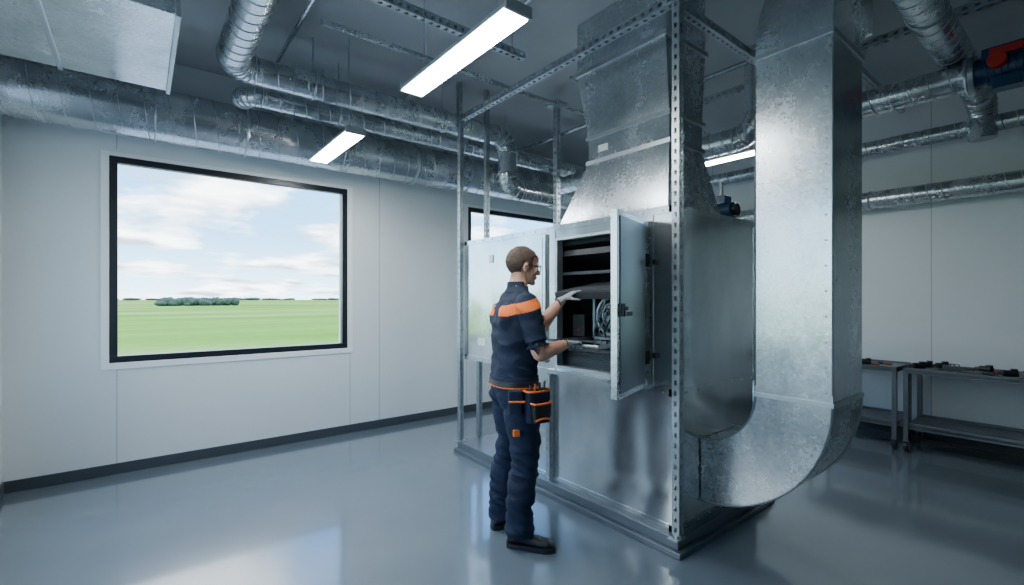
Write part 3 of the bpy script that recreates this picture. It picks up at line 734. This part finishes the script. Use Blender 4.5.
for i,(x,k) in enumerate(((0.02,'steel'),(0.05,'orange'),(0.08,'rubber'),(0.11,'steel'))):
    b.tube([(x,-0.20,0.88),(x+0.005,-0.207,0.975+0.008*i)],0.007,k,8)
b.obj("tool_pouch",man)
def boot(name,ank,yaw):
    b=MB(); R=Matrix.Rotation(yaw,3,'Z'); A=V((ank[0],ank[1],0))
    secs=[(-0.075,0.028,0.055),(-0.06,0.036,0.085),(-0.02,0.040,0.11),(0.03,0.040,0.105),(0.08,0.043,0.080),(0.13,0.049,0.067),(0.17,0.047,0.061),(0.20,0.036,0.050),(0.212,0.02,0.038)]
    rings=[]
    for x,hw,hh in secs:
        rings.append([A+R@V((x,math.copysign(abs(math.cos(q))**0.75,math.cos(q))*hw,0.02+(hh-0.02)/2+(hh-0.02)/2*math.sin(q))) for q in [2*math.pi*j/20 for j in range(20)]])
    b.loft(rings,'boot')
    b.tube([A+R@V((-0.018,0,0.05)),A+R@V((-0.012,0,0.14))],[0.048,0.045],'boot',18)
    o=b.obj(name,man); remesh(o,0.006,3); o.data.materials.clear(); o.data.materials.append(M['boot'])
    b=MB()
    out=[(-0.082,0.0),(-0.075,0.028),(-0.05,0.04),(0.03,0.042),(0.10,0.049),(0.155,0.052),(0.195,0.042),(0.218,0.02)]
    lp=[(x,y) for x,y in out]+[(x,-y) for x,y in reversed(out[1:])]
    b.loft([[A+R@V((x,y,z)) for x,y in lp] for z in (0.0,0.012,0.028)],'rubber')
    for i in range(5): b.cyl(A+R@V((0.05+i*0.018,-0.02,0.108-i*0.009)),A+R@V((0.05+i*0.018,0.02,0.108-i*0.009)),0.003,'plinth',6)
    b.obj(name+"_sole",man,bevel=0.002)
boot("boot_R",(-0.01,-0.12),math.radians(-32)); boot("boot_L",(-0.035,0.15),math.radians(6))
HC=V((0.055,0,1.684)); HR=Matrix.Rotation(math.radians(8),3,'Y')
def hp(x,y,z): return HC+HR@V((x,y,z))
b=MB()
b.ell(hp(-0.012,0,0.028),(0.098,0.077,0.088),'skin',28,18,HR); b.ell(hp(0.030,0,-0.028),(0.064,0.060,0.085),'skin',24,16,HR)
b.ell(hp(0.028,0,-0.070),(0.060,0.052,0.040),'skin',24,14,HR); b.ell(hp(0.074,0,-0.094),(0.020,0.024,0.018),'skin',16,10,HR)
b.tube([hp(0.084,0,0.012),hp(0.098,0,-0.008),hp(0.112,0,-0.028),hp(0.100,0,-0.036)],[0.008,0.010,0.014,0.010],'skin',12)
for s in (-1,1):
    b.ell(hp(0.100,s*0.011,-0.032),(0.010,0.008,0.008),'skin',10,8,HR)
    b.ell(hp(0.068,s*0.036,-0.022),(0.024,0.022,0.022),'skin',14,10,HR)
    b.ell(hp(0.078,s*0.028,0.022),(0.014,0.026,0.009),'skin',14,8,HR)
    b.ell(hp(-0.008,s*0.078,-0.012),(0.019,0.008,0.031),'skin',14,10,HR)
b.ell(hp(0.090,0,-0.056),(0.010,0.022,0.006),'skin',12,8,HR); b.ell(hp(0.088,0,-0.066),(0.010,0.020,0.007),'skin',12,8,HR)
b.ell(hp(0.080,0,0.05),(0.012,0.045,0.035),'skin',14,10,HR)
b.tube([V((0.043+NX,0,1.52)),V((0.050+NX,0,1.58)),V((0.058+NX,0,1.63))],[0.056,0.056,0.057],'skin',20)
o=b.obj("head",man); remesh(o,0.0035,3); o.data.materials.clear(); o.data.materials.append(M['skin'])
import bmesh
b=MB(); b.ell((-0.014,0,0.028),(0.104,0.084,0.097),'hair',56,36)
o=b.obj("hair",man); bm=bmesh.new(); bm.from_mesh(o.data); dl=[]
for f in bm.faces:
    c=f.calc_center_median(); x,z=c.x,c.z
    lim=0.062 if x>0.045 else (0.062-(0.045-x)*0.9 if x>0.01 else (0.03 if x>-0.03 and abs(c.y)>0.05 else -0.068))
    if x>0.008 and x<0.03 and abs(c.y)>0.05: lim=-0.005
    if z<lim: dl.append(f)
bmesh.ops.delete(bm,geom=dl,context='FACES')
for v in bm.verts:
    f=1+noise.noise(v.co*45)*0.035+noise.noise(v.co*110)*0.02
    v.co=V((v.co.x*f,v.co.y*f,v.co.z*f))
    if v.co.x>0.05 and v.co.z>0.06: v.co.z+=0.004
    v.co=HC+HR@v.co
bm.to_mesh(o.data); bm.free()
sm=o.modifiers.new("sol",'SOLIDIFY'); sm.thickness=0.010; sm.offset=-1
b=MB()
for s in (-1,1):
    b.ell(hp(0.080,s*0.030,0.002),(0.0115,0.0125,0.010),'eye',14,10,HR); b.ell(hp(0.0895,s*0.030,0.001),(0.003,0.005,0.005),'rubber',10,8,HR)
    b.tube([hp(0.087,s*0.014,0.023),hp(0.090,s*0.030,0.028),hp(0.078,s*0.048,0.022)],0.0032,'hair',6)
b.obj("eyes",man)
b=MB()
for s in (-1,1):
    lp=[hp(0.106-0.010*abs(math.cos(q)),s*0.032+0.027*math.cos(q),0.001+0.019*math.sin(q)) for q in [2*math.pi*i/20 for i in range(20)]]
    b.tube(lp,0.0026,'rubber',6,closed=True)
    b.tube([hp(0.096,s*0.059,0.006),hp(0.06,s*0.079,0.006),hp(0.0,s*0.089,0.004),hp(-0.02,s*0.088,-0.012)],0.0032,'rubber',6)
b.tube([hp(0.100,-0.008,0.004),hp(0.108,0,0.007),hp(0.100,0.008,0.004)],0.002,'rubber',6)
b.obj("safety_glasses",man)
def hand(name,wr,d,n,thumb_side,curls,thumb,spread=0.0):
    d,n_,s=frame(d,V(n)); n=n_
    b=MB(); wr=V(wr)
    rings=[]
    for t,hw,ht in ((-0.045,0.031,0.027),(-0.02,0.030,0.025),(0.0,0.029,0.021),(0.03,0.038,0.018),(0.06,0.043,0.016),(0.088,0.042,0.014),(0.100,0.038,0.010)):
        rings.append([wr+d*t+s*hw*math.cos(q)+n*ht*math.sin(q) for q in [2*math.pi*j/20 for j in range(20)]])
    b.loft(rings,'glove')
    ts=1 if thumb_side>0 else -1
    offs=[0.031,0.0105,-0.0105,-0.031]; lens=[(0.040,0.026,0.021),(0.045,0.029,0.022),(0.041,0.027,0.021),(0.033,0.021,0.018)]
    for i in range(4):
        p=wr+d*(0.085 if i!=3 else 0.078)+s*ts*offs[i]; pts=[p-d*0.02,p]; th=0
        sp=(1.5-i)*spread*ts
        for Lh,c in zip(lens[i],curls[i]):
            th+=math.radians(c); dr=d*math.cos(th)+n*math.sin(th)+s*sp*math.cos(th); dr.normalize(); p=p+dr*Lh; pts.append(p)
        b.tube(pts,[0.0095,0.0100,0.0092,0.0084,0.0068],'glove',12)
        b.ell(pts[-1],(0.0070,)*3,'glove',10,8)
        for q in pts[2:4]: b.ell(q,(0.0094,)*3,'glove',10,8)
    p=wr+d*0.025+s*ts*0.028+n*0.006; pts=[p-d*0.01-s*ts*0.01,p]
    for Lh,(a1,a2,a3) in zip((0.040,0.032,0.024),thumb):
        dr=(d*a1+s*ts*a2+n*a3).normalized(); p=p+dr*Lh; pts.append(p)
    b.tube(pts,[0.014,0.0145,0.0115,0.0102,0.008],'glove',12); b.ell(pts[-1],(0.0082,)*3,'glove',10,8)
    o=b.obj(name,man); remesh(o,0.0026,2); me=o.data; me.materials.clear(); me.materials.append(M['glove']); me.materials.append(M['glovedark'])
    for pl in me.polygons:
        q=pl.center-wr
        pl.material_index=1 if (pl.normal.dot(n)>0.35 and q.dot(d)>0.02) else 0
        pl.use_smooth=True
    b=MB(); b.ring(wr-d*0.045,d,0.031,0.004,'glovedark',20); b.obj(name+"_cuff",man)
hand("glove_R",WR['R'],(0.86,0.50,0.0),(0,0,-1),1 ,[(30,75,60),(28,78,62),(30,76,60),(34,74,58)],[(0.75,0.55,0.35),(0.75,0.05,0.75),(0.6,-0.5,0.6)])
hand("glove_L",WR['L'],(0.86,-0.05,0.50),(0.35,0.0,-1),-1,[(12,30,25),(14,34,28),(16,38,30),(20,42,32)],[(0.6,0.5,0.6),(0.8,0.1,0.6),(0.9,-0.1,0.35)],0.06)

# ------------------------------------------------------------------ camera
cam=bpy.data.cameras.new("camera"); co=bpy.data.objects.new("camera",cam); scene.collection.objects.link(co)
co.location=(0,0,1.48); co.rotation_euler=(math.radians(90),0,math.radians(51.6-90))
cam.sensor_width=36; cam.lens=470/1024*36; cam.shift_y=6.5/1024; cam.clip_end=6000; cam.clip_start=0.05
scene.camera=co
